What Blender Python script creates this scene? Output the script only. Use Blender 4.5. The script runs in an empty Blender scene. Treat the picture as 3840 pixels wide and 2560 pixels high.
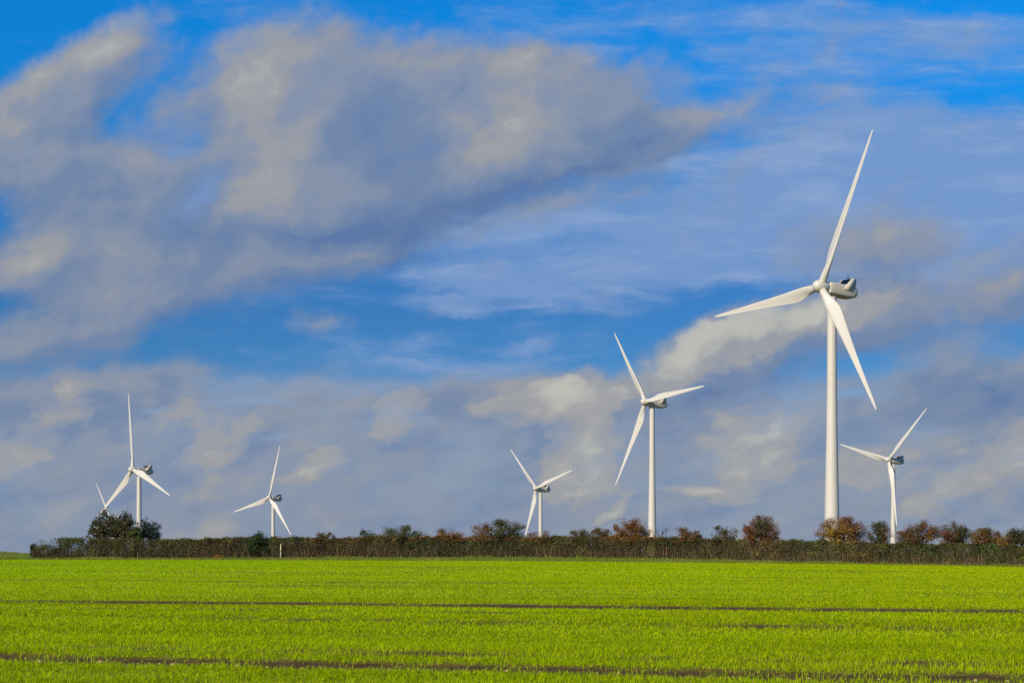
import bpy, math, random
import numpy as np
from mathutils import Matrix, Vector

# ------------------------------------------------------------------ camera, sky, sun
scene = bpy.context.scene
COL = scene.collection
R = math.radians
EYE, FPX = 1.7, 6500.0                      # eye height; focal length in units of a 3840 wide frame

cam_d = bpy.data.cameras.new("camera")
cam = bpy.data.objects.new("camera", cam_d)
COL.objects.link(cam)
cam.location = (0, 0, EYE)
cam.rotation_euler = (R(90), 0, 0)
cam_d.sensor_width = 36.0
cam_d.lens = FPX / 3840 * 36
cam_d.shift_y = 787 / 3840
cam_d.clip_start = 0.5
cam_d.clip_end = 60000
scene.camera = cam

SUN_EL, SUN_AZ = R(29), R(217)              # compass style: 0 = +Y, clockwise; low, behind the camera on its left
sun_d = bpy.data.lights.new("sun", 'SUN')
sun_d.energy = 5.0
sun_d.angle = R(0.5)
sun_d.color = (1.0, 0.87, 0.66)
sun = bpy.data.objects.new("sun", sun_d)
COL.objects.link(sun)
sdir = Vector((math.sin(SUN_AZ) * math.cos(SUN_EL), math.cos(SUN_AZ) * math.cos(SUN_EL), math.sin(SUN_EL)))
sun.rotation_euler = sdir.to_track_quat('Z', 'Y').to_euler()

vs = scene.view_settings
vs.view_transform = 'Standard'
vs.look = 'None'
vs.exposure = 0.30
vs.gamma = 1.0
vs.use_curve_mapping = False


def srgb(r, g, b):
    f = lambda c: (c / 255 / 12.92) if c / 255 <= 0.04045 else ((c / 255 + 0.055) / 1.055) ** 2.4
    return (f(r), f(g), f(b))


# cloud field: ellipses (centre x, centre y, radius x, radius y, turn, weight) on the sky, in thousandths of a
# tangent-plane unit looking due +Y (x to the right, y downwards, horizon at 1.266)
CUMULUS = [
    (190, 170, 250, 95, -28, .95), (330, 350, 300, 240, 0, .42), (50, 330, 170, 150, 0, .8), (230, 440, 330, 110, 8, .55),
    (640, 250, 260, 210, 10, .95), (840, 230, 330, 175, 8, .8), (1110, 235, 300, 160, 0, .95), (1370, 250, 250, 145, 8, 1.0),
    (700, 440, 340, 150, -5, .95), (320, 440, 260, 130, 0, .5), (420, 545, 380, 65, 4, .7), (1030, 420, 440, 105, -16, .85), (1460, 325, 190, 60, -12, .7),
    (1670, 265, 190, 65, -18, .6), (120, 615, 260, 95, -6, .9), (310, 665, 310, 130, -4, .75), (560, 600, 340, 85, -8, .55),
    (760, 600, 260, 60, -10, .45), (190, 735, 330, 85, -14, .65), (50, 800, 220, 60, -5, .5), (725, 735, 80, 35, -10, .4),
    (1310, 465, 220, 55, -16, .5), (1640, 815, 230, 75, -24, .95), (1850, 765, 300, 85, -12, .8), (2130, 735, 270, 90, -8, .7),
    (2270, 870, 230, 95, 0, .9), (1990, 590, 230, 105, 0, .78), (2310, 640, 130, 90, 0, .6), (200, 900, 260, 70, -8, .8),
    (1250, 900, 300, 60, 0, .6),
]
LIT = [
    (620, 215, 120, 150, -20, .50), (590, 350, 150, 100, 0, .22), (570, 465, 150, 70, -8, .36), (720, 430, 190, 90, 0, .22),
    (820, 180, 180, 70, 10, .18), (1130, 295, 120, 85, -30, .60), (1240, 225, 120, 90, 0, .28), (1110, 345, 80, 45, 0, .25), (1345, 335, 40, 35, 0, .25),
    (240, 120, 170, 75, -28, .25), (25, 280, 70, 70, 0, .22), (60, 365, 100, 90, 0, .12), (180, 575, 180, 45, 0, .34),
    (40, 610, 100, 60, 0, .08), (310, 690, 80, 50, -40, .22), (1660, 790, 230, 60, -22, .30), (1900, 735, 230, 60, -12, .24),
    (1740, 990, 190, 60, -16, .62), (1730, 1080, 110, 50, 0, .42), (905, 955, 100, 65, -48, .72), (1275, 908, 75, 50, 0, .62),
    (1355, 945, 110, 50, -36, .7), (1190, 945, 80, 35, 0, .55), (1340, 1065, 130, 85, -20, .58), (430, 965, 150, 45, -14, .44),
    (500, 1035, 130, 50, -40, .42), (120, 955, 150, 60, -30, .30), (20, 1050, 90, 45, 0, .36), (715, 1070, 80, 45, -40, .25),
    (1405, 1168, 70, 22, -40, .45), (1985, 1060, 120, 60, 0, .25), (2230, 1080, 190, 60, -30, .34), (2340, 1010, 90, 50, -30, .3),
    (1570, 1115, 170, 16, 0, .3), (1680, 1140, 60, 20, 0, .3), (1400, 430, 130, 40, -18, .2), (1660, 260, 110, 40, -20, .18),
    (1120, 440, 420, 60, -16, -.30), (690, 540, 380, 36, 3, -.30), (880, 290, 120, 140, 0, -.26), (970, 370, 150, 90, 0, -.22), (1450, 320, 150, 60, -14, -.34), (490, 560, 190, 40, 0, -.26),
    (2270, 900, 210, 60, 0, -.36), (870, 500, 170, 60, -14, -.28), (90, 1110, 330, 50, 0, -.20), (1110, 1010, 100, 45, -30, -.30),
    (620, 1010, 150, 40, -20, -.22), (1230, 1020, 110, 40, -20, -.26), (1450, 1010, 120, 40, 0, -.2), (1850, 880, 150, 30, -10, -.2),
    (2080, 960, 160, 40, 0, -.15), (160, 450, 170, 60, 0, -.15), (1030, 830, 200, 25, 0, -.1),
]
VEIL = [
    (1820, 420, 800, 190, 0, .72), (1500, 560, 600, 110, 0, .62), (2180, 430, 440, 160, 0, .75), (1950, 50, 760, 75, 4, .45),
    (2230, 110, 430, 80, 0, .4), (380, 350, 240, 160, 0, .3), (440, 490, 150, 50, -10, .45), (1030, 690, 130, 22, 6, .45),
    (1180, 800, 75, 20, 0, .55), (975, 772, 75, 18, 0, .35), (95, 720, 80, 14, 0, .4), (1290, 70, 230, 60, 8, .38),
    (1700, 640, 380, 55, 0, .55), (1270, 690, 260, 40, 6, .38), (2210, 600, 260, 120, 0, .6), (1080, 640, 170, 22, 8, .35),
    (1120, 520, 200, 70, -10, .55), (700, 890, 520, 22, 0, .5), (620, 30, 420, 50, 0, .25), (1000, 850, 300, 40, 0, .3), (1700, 130, 380, 40, 24, .3),
]
VEIL += [(440, 440, 190, 120, -30, .85), (1150, 660, 420, 60, 5, .42), (900, 800, 420, 60, 0, .34), (640, 700, 240, 50, 0, .3), (1350, 780, 260, 50, 0, .3), (2000, 250, 480, 120, 12, .42), (1300, 620, 300, 50, 0, .4)]
HOLES = [(455, 455, 150, 60, -38, .55), (440, 330, 90, 90, 0, .30), (590, 920, 120, 14, 0, .5), (360, 942, 70, 8, 0, .35), (740, 945, 90, 7, 0, .35), (640, 1003, 70, 9, 0, .25),
         (1950, 905, 160, 14, 0, .3), (20, 700, 90, 40, 0, .5)]

PUFFS = [(x, y, rx * 1.05, ry * 1.05, a, .42 + .75 * w) for (x, y, rx, ry, a, w) in LIT if y > 700 and w > 0]
LIT = [b for b in LIT if not (b[1] > 700 and b[5] > 0)]

world = bpy.data.worlds.new("World")
scene.world = world
world.use_nodes = True
world.cycles.sampling_method = 'MANUAL'
world.cycles.sample_map_resolution = 512
nt = world.node_tree
nt.nodes.clear()


class G:
    """little helpers to write a node graph as formulas"""
    def __init__(s, nt): s.nt = nt
    def node(s, t, **kw):
        n = s.nt.nodes.new(t)
        for k, v in kw.items(): setattr(n, k, v)
        return n
    def put(s, sock, v):
        if hasattr(v, 'is_output') or isinstance(v, bpy.types.NodeSocket): s.nt.links.new(v, sock)
        else: sock.default_value = v
    def m(s, op, a, b=None, c=None, clamp=False):
        n = s.node('ShaderNodeMath', operation=op, use_clamp=clamp)
        for i, v in enumerate((a, b, c)):
            if v is not None: s.put(n.inputs[i], v)
        return n.outputs[0]
    def vm(s, op, a, b=None):
        n = s.node('ShaderNodeVectorMath', operation=op)
        s.put(n.inputs[0], a)
        if b is not None: s.put(n.inputs[1], b)
        return n.outputs[0]
    def comb(s, x, y, z=0.0):
        n = s.node('ShaderNodeCombineXYZ')
        for i, v in enumerate((x, y, z)): s.put(n.inputs[i], v)
        return n.outputs[0]
    def sep(s, v):
        n = s.node('ShaderNodeSeparateXYZ'); s.put(n.inputs[0], v); return n.outputs
    def noise(s, v, scale, detail=5, rough=.55, lac=2.0, dist=0.0, color=False):
        n = s.node('ShaderNodeTexNoise')
        s.put(n.inputs['Vector'], v)
        n.inputs['Scale'].default_value = scale; n.inputs['Detail'].default_value = detail
        n.inputs['Roughness'].default_value = rough; n.inputs['Lacunarity'].default_value = lac
        n.inputs['Distortion'].default_value = dist
        return n.outputs['Color' if color else 'Fac']
    def ss(s, v, a, b, lo=0.0, hi=1.0):
        n = s.node('ShaderNodeMapRange', interpolation_type='SMOOTHSTEP')
        s.put(n.inputs['Value'], v)
        for k, x in (('From Min', a), ('From Max', b), ('To Min', lo), ('To Max', hi)): n.inputs[k].default_value = x
        return n.outputs['Result']
    def mix(s, f, a, b, blend='MIX'):
        n = s.node('ShaderNodeMix', data_type='RGBA', blend_type=blend)
        s.put(n.inputs['Factor'], f)
        ca, cb = [i for i in n.inputs if i.type == 'RGBA'][:2]
        for sk, v in ((ca, a), (cb, b)): s.put(sk, (*v, 1) if isinstance(v, tuple) and len(v) == 3 else v)
        return [o for o in n.outputs if o.type == 'RGBA'][0]
    def blobs(s, p, lst):
        tot = None
        for (x, y, rx, ry, a, w) in lst:
            mp = s.node('ShaderNodeMapping', vector_type='TEXTURE')
            s.put(mp.inputs['Vector'], p)
            mp.inputs['Location'].default_value = (x / 1000, y / 1000, 0)
            mp.inputs['Rotation'].default_value = (0, 0, R(a))
            mp.inputs['Scale'].default_value = (rx * 1.25 / 1000, ry * 1.25 / 1000, 1)
            gr = s.node('ShaderNodeTexGradient', gradient_type='SPHERICAL')
            s.nt.links.new(mp.outputs[0], gr.inputs[0])
            tot = s.m('MULTIPLY_ADD', gr.outputs['Fac'], w * 1.25, tot if tot is not None else 0.0)
        return tot
    def ramp(s, f, stops):
        n = s.node('ShaderNodeValToRGB')
        n.color_ramp.interpolation = 'EASE'
        e = n.color_ramp.elements
        while len(e) < len(stops): e.new(.5)
        for el, (p, c) in zip(e, stops): el.position = p; el.color = (*c, 1)
        s.put(n.inputs[0], f)
        return n.outputs['Color']


g = G(nt)
d = g.sep(g.node('ShaderNodeTexCoord').outputs['Generated'])
yy = g.m('MAXIMUM', g.m('ABSOLUTE', d[1]), .08)
u = g.m('DIVIDE', d[0], yy)
v = g.m('MAXIMUM', g.m('DIVIDE', d[2], yy), -.01)
px = g.m('MULTIPLY_ADD', u, 3.981, 1.176)
py = g.m('MULTIPLY_ADD', v, -3.981, 1.266)
P0 = g.comb(px, py)
low = g.ss(py, .55, 1.2)                                         # clouds shrink and flatten towards the horizon
Pn = g.comb(px, g.m('ADD', py, g.m('MULTIPLY', g.m('MAXIMUM', g.m('SUBTRACT', py, .85), 0), .40)))
w1 = g.vm('SUBTRACT', g.noise(Pn, 3.2, 4, .55, color=True), (.5, .5, .5))
w2 = g.vm('SUBTRACT', g.noise(Pn, 11, 4, .6, color=True), (.5, .5, .5))
P = g.vm('ADD', P0, g.vm('ADD', g.vm('MULTIPLY', w1, (.20, .13, 0)), g.vm('MULTIPLY', w2, (.06, .05, 0))))
Pw = g.vm('ADD', Pn, g.vm('MULTIPLY', w1, (.10, .06, 0)))
# wind-sheared puffs: stretched along a line rising to the right
sh = g.node('ShaderNodeMapping', vector_type='TEXTURE')
g.put(sh.inputs['Vector'], Pw)
sh.inputs['Rotation'].default_value = (0, 0, R(-26))
sh.inputs['Scale'].default_value = (1.45, 1.0, 1)
Ps = sh.outputs[0]


def billow(p, scale):
    return g.m('ABSOLUTE', g.m('SUBTRACT', g.noise(p, scale, 4, .5), .5))


bank = g.ss(g.sep(P)[1], .835, .935)


def density(off):
    """cloud thickness at the sky point, or a step off it towards the light"""
    if off is None: pb_, ps_ = P, Ps
    else: pb_, ps_ = g.vm('ADD', P, off), g.vm('ADD', Ps, off)
    a_ = g.m('MINIMUM', g.blobs(pb_, CUMULUS), 1.1)
    a_ = g.m('ADD', a_, g.m('MULTIPLY', bank, .72))
    n_ = g.noise(ps_, 5.0, 8, .55)
    b_ = billow(ps_, 8.0)
    d_ = g.m('ADD', a_, g.m('MULTIPLY', g.m('SUBTRACT', n_, .5), 1.25))
    d_ = g.m('ADD', d_, g.m('MULTIPLY', g.m('SUBTRACT', b_, .05), 1.2))
    return d_, n_


dens, n_a = density(None)
dens_l, _n = density((-.030, -.042, 0))
n_c = g.noise(Pn, 16, 5, .6)
streak = g.noise(g.vm('MULTIPLY', Pw, (3.0, 15.0, 1)), 1.0, 6, .62)
dens = g.m('ADD', dens, g.m('MULTIPLY', g.m('SUBTRACT', n_c, .5), .35))
dens = g.m('SUBTRACT', dens, g.blobs(g.vm('ADD', P0, g.vm('MULTIPLY', w2, (.09, .03, 0))), HOLES))
relief = g.m('SUBTRACT', dens, dens_l)
alpha = g.ss(dens, .0, .92)
L = g.blobs(P, LIT)
L = g.m('MULTIPLY', L, g.ss(n_a, .34, .58, .45, 1.12))
lum = g.m('ADD', g.m('MULTIPLY', L, .54), g.ss(py, .80, 1.0, .36, .43))
lum = g.m('ADD', lum, g.m('MULTIPLY', relief, g.ss(py, .70, 1.0, .42, .34)))
pf = g.m('ADD', g.blobs(P, PUFFS), g.m('MULTIPLY', g.m('SUBTRACT', n_a, .5), 1.5))
pf = g.m('ADD', pf, g.m('MULTIPLY', g.m('SUBTRACT', n_c, .5), .55))
lum = g.m('ADD', lum, g.ss(pf, .22, .52, 0, .24))
lum = g.m('ADD', lum, g.ss(pf, .50, 1.15, 0, .18))
lum = g.m('ADD', lum, g.m('MULTIPLY', g.ss(dens, .85, .25), .10))
e_a = g.noise(Ps, 4.6, 6, .47)
e_b = g.noise(g.vm('ADD', Ps, (-.022, -.036, 0)), 4.6, 6, .47)
lum = g.m('ADD', lum, g.m('MULTIPLY', g.m('SUBTRACT', e_a, e_b), g.ss(py, .75, .95, .2, .8)))
lum = g.m('ADD', lum, g.m('MULTIPLY', g.m('SUBTRACT', e_a, .5), g.ss(py, .75, .95, .10, .55)), clamp=True)
K = 10.0                                                          # the Background runs at about a tenth
c10 = lambda *c: tuple(K * x for x in srgb(*c))
cloud = g.ramp(lum, [(0.0, srgb(94, 120, 164)), (.25, srgb(116, 136, 168)), (.46, srgb(137, 148, 168)),
                     (.66, srgb(158, 159, 162)), (1.0, srgb(192, 191, 180))])
cloud = g.mix(1.0, cloud, (K, K, K), 'MULTIPLY')
# thin high haze lying over the low sky
haze_a = g.ss(py, .82, .94, 0, .78)

V = g.blobs(P, VEIL)
V = g.m('ADD', V, g.m('MULTIPLY', g.m('SUBTRACT', streak, .5), 1.5))
V = g.m('ADD', V, g.m('MULTIPLY', g.m('SUBTRACT', n_a, .5), .5))
va = g.m('MULTIPLY', g.ss(V, .05, .95), .92)
veil_c = g.mix(g.ss(streak, .45, .75), c10(120, 154, 203), c10(146, 170, 208))

sky = g.node('ShaderNodeTexSky', sky_type='NISHITA')
sky.sun_disc = False
sky.sun_elevation = SUN_EL
sky.sun_rotation = SUN_AZ
sky.air_density = 1.0; sky.dust_density = 0.3; sky.ozone_density = 2.0
hs = g.node('ShaderNodeHueSaturation')
hs.inputs['Saturation'].default_value = 1.3
g.put(hs.inputs['Color'], sky.outputs[0])
grade = g.mix(g.ss(py, .02, .72), (0.05, .90, 1.42), (.165, .40, .73))
blue = g.mix(1.0, hs.outputs[0], grade, 'MULTIPLY')
c1 = g.mix(va, blue, veil_c)
c1 = g.mix(haze_a, c1, c10(150, 164, 188))
c2 = g.mix(g.m('MULTIPLY', alpha, .93), c1, cloud)
bg = g.node('ShaderNodeBackground')
bg.inputs['Strength'].default_value = 0.081
g.put(bg.inputs['Color'], c2)
wo = g.node('ShaderNodeOutputWorld')
nt.links.new(bg.outputs[0], wo.inputs[0])

# ------------------------------------------------------------------ helpers
rng = np.random.default_rng(11)
random.seed(5)


def noise1(x, seed, scale):
    """smooth 1-D value noise in 0..1"""
    r = np.random.default_rng(seed).random(4096)
    t = np.asarray(x, float) / scale + 1000.0
    i = np.floor(t).astype(int); f = t - i; f = f * f * (3 - 2 * f)
    return r[i % 4096] * (1 - f) + r[(i + 1) % 4096] * f


def noise2(x, y, seed, sx, sy):
    r = np.random.default_rng(seed).random((256, 256))
    a = np.asarray(x, float) / sx + 500.0; b = np.asarray(y, float) / sy + 500.0
    i = np.floor(a).astype(int); j = np.floor(b).astype(int)
    fa = a - i; fb = b - j; fa = fa * fa * (3 - 2 * fa); fb = fb * fb * (3 - 2 * fb)
    q = lambda m, n: r[m % 256, n % 256]
    return (q(i, j) * (1 - fa) + q(i + 1, j) * fa) * (1 - fb) + (q(i, j + 1) * (1 - fa) + q(i + 1, j + 1) * fa) * fb


def mesh_np(name, verts, faces, mat, parent=None, cols=None, smooth=False):
    """faces: list of int arrays (n,k); cols: per-vertex rgb"""
    me = bpy.data.meshes.new(name)
    verts = np.asarray(verts, np.float32)
    me.vertices.add(len(verts)); me.vertices.foreach_set('co', verts.ravel())
    loops = np.concatenate([np.asarray(f).ravel() for f in faces]).astype(np.int32)
    tot = np.concatenate([np.full(len(f), np.asarray(f).shape[1]) for f in faces]).astype(np.int32)
    st = np.concatenate([[0], np.cumsum(tot)[:-1]]).astype(np.int32)
    me.loops.add(len(loops)); me.loops.foreach_set('vertex_index', loops)
    me.polygons.add(len(tot)); me.polygons.foreach_set('loop_start', st); me.polygons.foreach_set('loop_total', tot)
    if smooth: me.polygons.foreach_set('use_smooth', np.ones(len(tot), bool))
    if cols is not None:
        at = me.color_attributes.new('tint', 'FLOAT_COLOR', 'POINT')
        c = np.ones((len(verts), 4), np.float32); c[:, :3] = cols
        at.data.foreach_set('color', c.ravel())
    me.update(calc_edges=True)
    me.materials.append(mat)
    o = bpy.data.objects.new(name, me)
    COL.objects.link(o)
    if parent is not None: o.parent = parent
    return o


class MB:
    """collects verts, faces and colours for one mesh"""
    def __init__(s): s.v, s.f, s.c, s.n = [], {3: [], 4: []}, [], 0
    def add(s, v, f, c=None):
        v = np.asarray(v, float)
        for q in f: s.f.setdefault(len(q), []).append([i + s.n for i in q])
        s.v.append(v); s.n += len(v)
        s.c.append(np.tile(c if c is not None else (1, 1, 1), (len(v), 1)))
    def box(s, lo, hi, c=None):
        (x0, y0, z0), (x1, y1, z1) = lo, hi
        s.add([(x0, y0, z0), (x1, y0, z0), (x1, y1, z0), (x0, y1, z0), (x0, y0, z1), (x1, y0, z1), (x1, y1, z1), (x0, y1, z1)],
              [(0, 3, 2, 1), (4, 5, 6, 7), (0, 1, 5, 4), (1, 2, 6, 5), (2, 3, 7, 6), (3, 0, 4, 7)], c)
    def tube(s, pts, rad, n=5, c=None, cap=True):
        pts = [Vector(p) for p in pts]
        rings = []
        for i, p in enumerate(pts):
            t = (pts[min(i + 1, len(pts) - 1)] - pts[max(i - 1, 0)]).normalized()
            a = t.orthogonal().normalized() if i == 0 else (a - t * a.dot(t)).normalized()
            b = t.cross(a)
            rings.append([p + (a * math.cos(k * 2 * math.pi / n) + b * math.sin(k * 2 * math.pi / n)) * rad[i] for k in range(n)])
        v = [tuple(q) for r in rings for q in r]
        f = [(i * n + k, i * n + (k + 1) % n, (i + 1) * n + (k + 1) % n, (i + 1) * n + k) for i in range(len(pts) - 1) for k in range(n)]
        if cap:
            m = len(v); v += [tuple(pts[0]), tuple(pts[-1])]
            f += [(m, (k + 1) % n, k) for k in range(n)] + [(m + 1, (len(pts) - 1) * n + k, (len(pts) - 1) * n + (k + 1) % n) for k in range(n)]
        s.add(v, f, c)
    def rings(s, rings, c=None, cap=True, close=True):
        n = len(rings[0]); v = [tuple(p) for r in rings for p in r]
        f = [(i * n + k, i * n + (k + 1) % n, (i + 1) * n + (k + 1) % n, (i + 1) * n + k) for i in range(len(rings) - 1) for k in range(n)]
        if cap: f += [tuple(range(n - 1, -1, -1)), tuple((len(rings) - 1) * n + k for k in range(n))]
        s.add(v, f, c)
    def build(s, name, mat, parent=None, smooth=False):
        return mesh_np(name, np.concatenate(s.v), [np.array(f) for f in s.f.values() if f], mat, parent, np.concatenate(s.c), smooth)


def tag(o, label=None, cat=None, group=None, kind=None):
    if label: o['label'] = label
    if cat: o['category'] = cat
    if group: o['group'] = group
    if kind: o['kind'] = kind
    return o


def thing(name, label, cat, loc, rz=0.0, group=None):
    o = bpy.data.objects.new(name, None)
    o.empty_display_size = .3
    COL.objects.link(o)
    o.location = loc; o.rotation_euler = (0, 0, rz)
    return tag(o, label, cat, group)


def material(name, base=(.5, .5, .5), rough=.6, tint=False, translucent=0.0, vary=None, spec=.3, bump=None):
    m = bpy.data.materials.new(name); m.use_nodes = True
    q = G(m.node_tree); b = m.node_tree.nodes['Principled BSDF']
    b.inputs['Roughness'].default_value = rough
    b.inputs['Specular IOR Level'].default_value = spec
    c = (*base, 1)
    if tint:
        at = q.node('ShaderNodeAttribute', attribute_name='tint'); c = at.outputs['Color']
        c = q.mix(1.0, c, tuple(base), 'MULTIPLY')
    if vary:
        sc, col2, lo, hi = vary
        co = q.node('ShaderNodeTexCoord').outputs['Object']
        c = q.mix(q.ss(q.noise(q.vm('MULTIPLY', co, sc), 1.0, 6, .6), lo, hi), c if not isinstance(c, tuple) else c[:3], col2)
    q.put(b.inputs['Base Color'], c)
    if translucent:
        tr = q.node('ShaderNodeBsdfTranslucent'); q.put(tr.inputs['Color'], c)
        mx = q.node('ShaderNodeMixShader'); mx.inputs[0].default_value = translucent
        q.nt.links.new(b.outputs[0], mx.inputs[1]); q.nt.links.new(tr.outputs[0], mx.inputs[2])
        q.nt.links.new(mx.outputs[0], m.node_tree.nodes['Material Output'].inputs[0])
    if bump:
        bn = q.node('ShaderNodeBump'); bn.inputs['Strength'].default_value = bump[1]; bn.inputs['Distance'].default_value = bump[2]
        co = q.node('ShaderNodeTexCoord').outputs['Object']
        q.put(bn.inputs['Height'], q.noise(co, bump[0], 5, .6)); q.nt.links.new(bn.outputs[0], b.inputs['Normal'])
    return m


# ------------------------------------------------------------------ the lie of the land
U_K = [-.295, -.2, 0, .09, .18, .295]
HEDGE_Y = [227, 227, 227, 222, 215, 203]
Z_BASE = [.79, .80, .93, .78, .24, -.08]
Z_EDGE = [.62, .60, .50, .35, .17, -.09]
VERGE = [5, 6, 12, 11, 4, 3]
I = lambda u, k: np.interp(u, U_K, k)

# wind turbines: rotor centre x, y, z, yaw, rotor phase
TURB = [(77.7, 436, 68.3, 57, 25.4), (58.3, 757, 67.0, 55.2, 84.8), (16.2, 1163, 44.0, 51.8, 74.2), (217.3, 1000, 54.6, 56, 45.8),
        (-194.7, 890, 43.8, 45.4, 111.2), (-180, 1285, 41.5, 41, 15.4), (-365, 1573, 33.2, 45, 82.1)]
HUB_H, OVER, TILT = 67.0, 3.75, R(3.7)
CTRL = []
for (x, y, z, yw, ph) in TURB:
    CTRL.append((x + OVER * math.sin(R(yw)), y + OVER * math.cos(R(yw)), z - HUB_H))
CTRL_P = np.array(CTRL + [(-130, 520, -9), (0, 420, -1.5), (180, 500, -2), (-420, 700, -20), (420, 700, -8), (0, 900, -12), (500, 1500, -32),
                          (-900, 1200, -30), (900, 1000, -20)])


def ground(x, y):
    x = np.asarray(x, float); y = np.asarray(y, float)
    ys = np.maximum(y, 1.0)
    uu = np.clip(x / ys, -.33, .33)
    hy, zb, ze, vd = I(uu, HEDGE_Y), I(uu, Z_BASE), I(uu, Z_EDGE), I(uu, VERGE)
    t = np.clip((ys - 45) / (hy - vd - 45), 0, 1)
    z = ze * t ** 1.6
    t2 = np.clip((ys - (hy - vd)) / vd, 0, 1)
    z = z + (zb - ze) * t2 * t2 * (3 - 2 * t2)
    # a rise past the open end of the hedge
    cr = np.clip((-.262 - uu) / .03, 0, 1)
    t3 = np.clip((ys - hy) / 80, 0, 1)
    z = z + (1.60 - zb) * cr * t3 * t3 * (3 - 2 * t3)
    # the country beyond falls away
    wsum = np.zeros_like(z); zz = np.zeros_like(z)
    for (cx_, cy_, cz_) in CTRL_P:
        w = 1 / ((x - cx_) ** 2 + (y - cy_) ** 2 + 400.0) ** 1.6
        wsum += w; zz += w * cz_
    zz = zz / wsum
    far = np.clip((np.hypot(x, y) - 1800) / 2500, 0, 1)
    zz = zz * (1 - far) + far * -36
    b = np.clip((ys - hy - 75) / 160, 0, 1); b = b * b * (3 - 2 * b)
    return z * (1 - b) + zz * b


def px_ground(X, Yp):
    """where the line of sight through (X, Yp) of a 3840x2560 frame meets the land"""
    yv = np.arange(12, 600, .25); xv = (X - 1920) / FPX * yv
    dz = EYE - (Yp - 2067) / FPX * yv - ground(xv, yv)
    k = int(np.argmax(dz < 0))
    return float(xv[k]), float(yv[k])


ROW_N = np.array([.282, .959]); ROW_N = ROW_N / np.hypot(*ROW_N)
ROW_D = np.array([-ROW_N[1], ROW_N[0]])
rowc = lambda x, y: ROW_N[0] * x + ROW_N[1] * y
C_THIRD = float(rowc(*px_ground(1300, 2184)))
# bare wheel tracks: distance, half width, how bare
TRACKS = [(24.3, 1.10, 1.0), (27.3, 1.0, .92), (51.6, 2.4, 1.0), (46.0, 1.2, .80), (39.8, 1.4, .88), (C_THIRD + 1, 2.8, .80), (C_THIRD - 6, 1.5, .5),
          (C_THIRD + 14, 1.8, .42), (64, 1.0, .35), (34, .4, .25), (30, .3, .2), (125, 3, .5), (150, 4, .45), (36.5, .4, .3), (43.5, .6, .35), (57, .7, .4), (70, 1.0, .4), (76, 1.1, .42), (97, 1.8, .42), (108, 2.0, .45), (116, 2.2, .4), (137, 3, .45), (165, 4, .45)]


def bareness(x, y):
    c = rowc(x, y); s = ROW_D[0] * x + ROW_D[1] * y
    wob = (noise1(s, 3, 2.3) - .5) * .40 + (noise1(s, 4, .6) - .5) * .22 + (noise1(s, 5, 25) - .5) * .5
    out = np.zeros_like(c)
    for k, (c0, hw, a) in enumerate(TRACKS):
        dd = np.abs(c - c0 + wob * (1 + c0 / 60))
        on = np.clip((hw * 1.25 - dd) / (hw * .5), 0, 1)
        brk = 1.0 if a >= 1 else np.clip((noise1(s, 20 + k, 4 + c0 / 12) - (1 - a)) * 4, 0, 1) * (.4 + .6 * noise1(s, 60 + k, .8))
        out = np.maximum(out, on * (brk if a < 1 else .84 + .15 * np.clip(noise1(s, 80 + k, .45) * 2.2 - .1, 0, 1)))
    return out


# ------------------------------------------------------------------ materials
M = {}
M['white'] = material('white_gelcoat', (.475, .45, .405), .42, vary=((.5, .5, .12), (.44, .415, .36), .45, .75), spec=.4)
M['blade'] = material('blade_gelcoat', (.48, .455, .415), .40, vary=((.6, .6, .10), (.445, .42, .375), .45, .8), spec=.4)
M['nacelle'] = material('nacelle_gelcoat', (.53, .49, .405), .45, vary=((.8, .8, .8), (.47, .43, .35), .45, .8), spec=.35)
M['grille'] = material('cooler_grille', (.018, .022, .035), .5, spec=.4)
M['dark'] = material('dark_seam', (.05, .05, .055), .6)
M['metal'] = material('mast_metal', (.12, .12, .13), .45)
M['wood'] = material('weathered_wood', (.52, .44, .30), .8, vary=((6, 6, 1.2), (.36, .29, .19), .4, .7))
M['bark'] = material('bark', (1, 1, 1), .9, tint=True, spec=.1)
M['leaf'] = material('leaves', (1, 1, 1), .65, tint=True, translucent=.22, spec=.2)
M['crop'] = material('crop_blades', (1, 1, 1), .5, tint=True, translucent=.5, spec=.04)
M['stone'] = material('flint', (.36, .24, .11), .55, vary=((9, 9, 9), (.20, .12, .05), .4, .7))
M['bird'] = material('dark_feathers', (.03, .03, .033), .7)

# ------------------------------------------------------------------ ground sheet
gm = bpy.data.materials.new('field_soil_and_shoots'); gm.use_nodes = True
q = G(gm.node_tree); pb = gm.node_tree.nodes['Principled BSDF']
pb.inputs['Roughness'].default_value = .9; pb.inputs['Specular IOR Level'].default_value = .1
geo = q.node('ShaderNodeNewGeometry').outputs['Position']
at = q.node('ShaderNodeAttribute', attribute_name='tint').outputs['Color']
cover = q.sep(at)
soil = q.mix(q.ss(q.noise(geo, 3.0, 6, .65), .35, .7), (.042, .021, .008), (.110, .055, .019))
green = q.mix(q.ss(q.noise(q.vm('MULTIPLY', geo, (.05, .3, .3)), 1.0, 5, .6), .35, .65), (.31, .41, .002), (.36, .45, .002))
rough_g = q.mix(q.ss(q.noise(geo, .25, 5, .6), .35, .65), (.12, .16, .02), (.18, .21, .04))
mott = q.ss(q.noise(geo, 14, 4, .6), .40, .66)
cv = q.m('MULTIPLY', cover[0], q.m('MULTIPLY_ADD', mott, q.m('SUBTRACT', 1.0, cover[2]), cover[2]), clamp=True)
col = q.mix(cv, soil, green)
col = q.mix(cover[1], col, rough_g)
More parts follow.
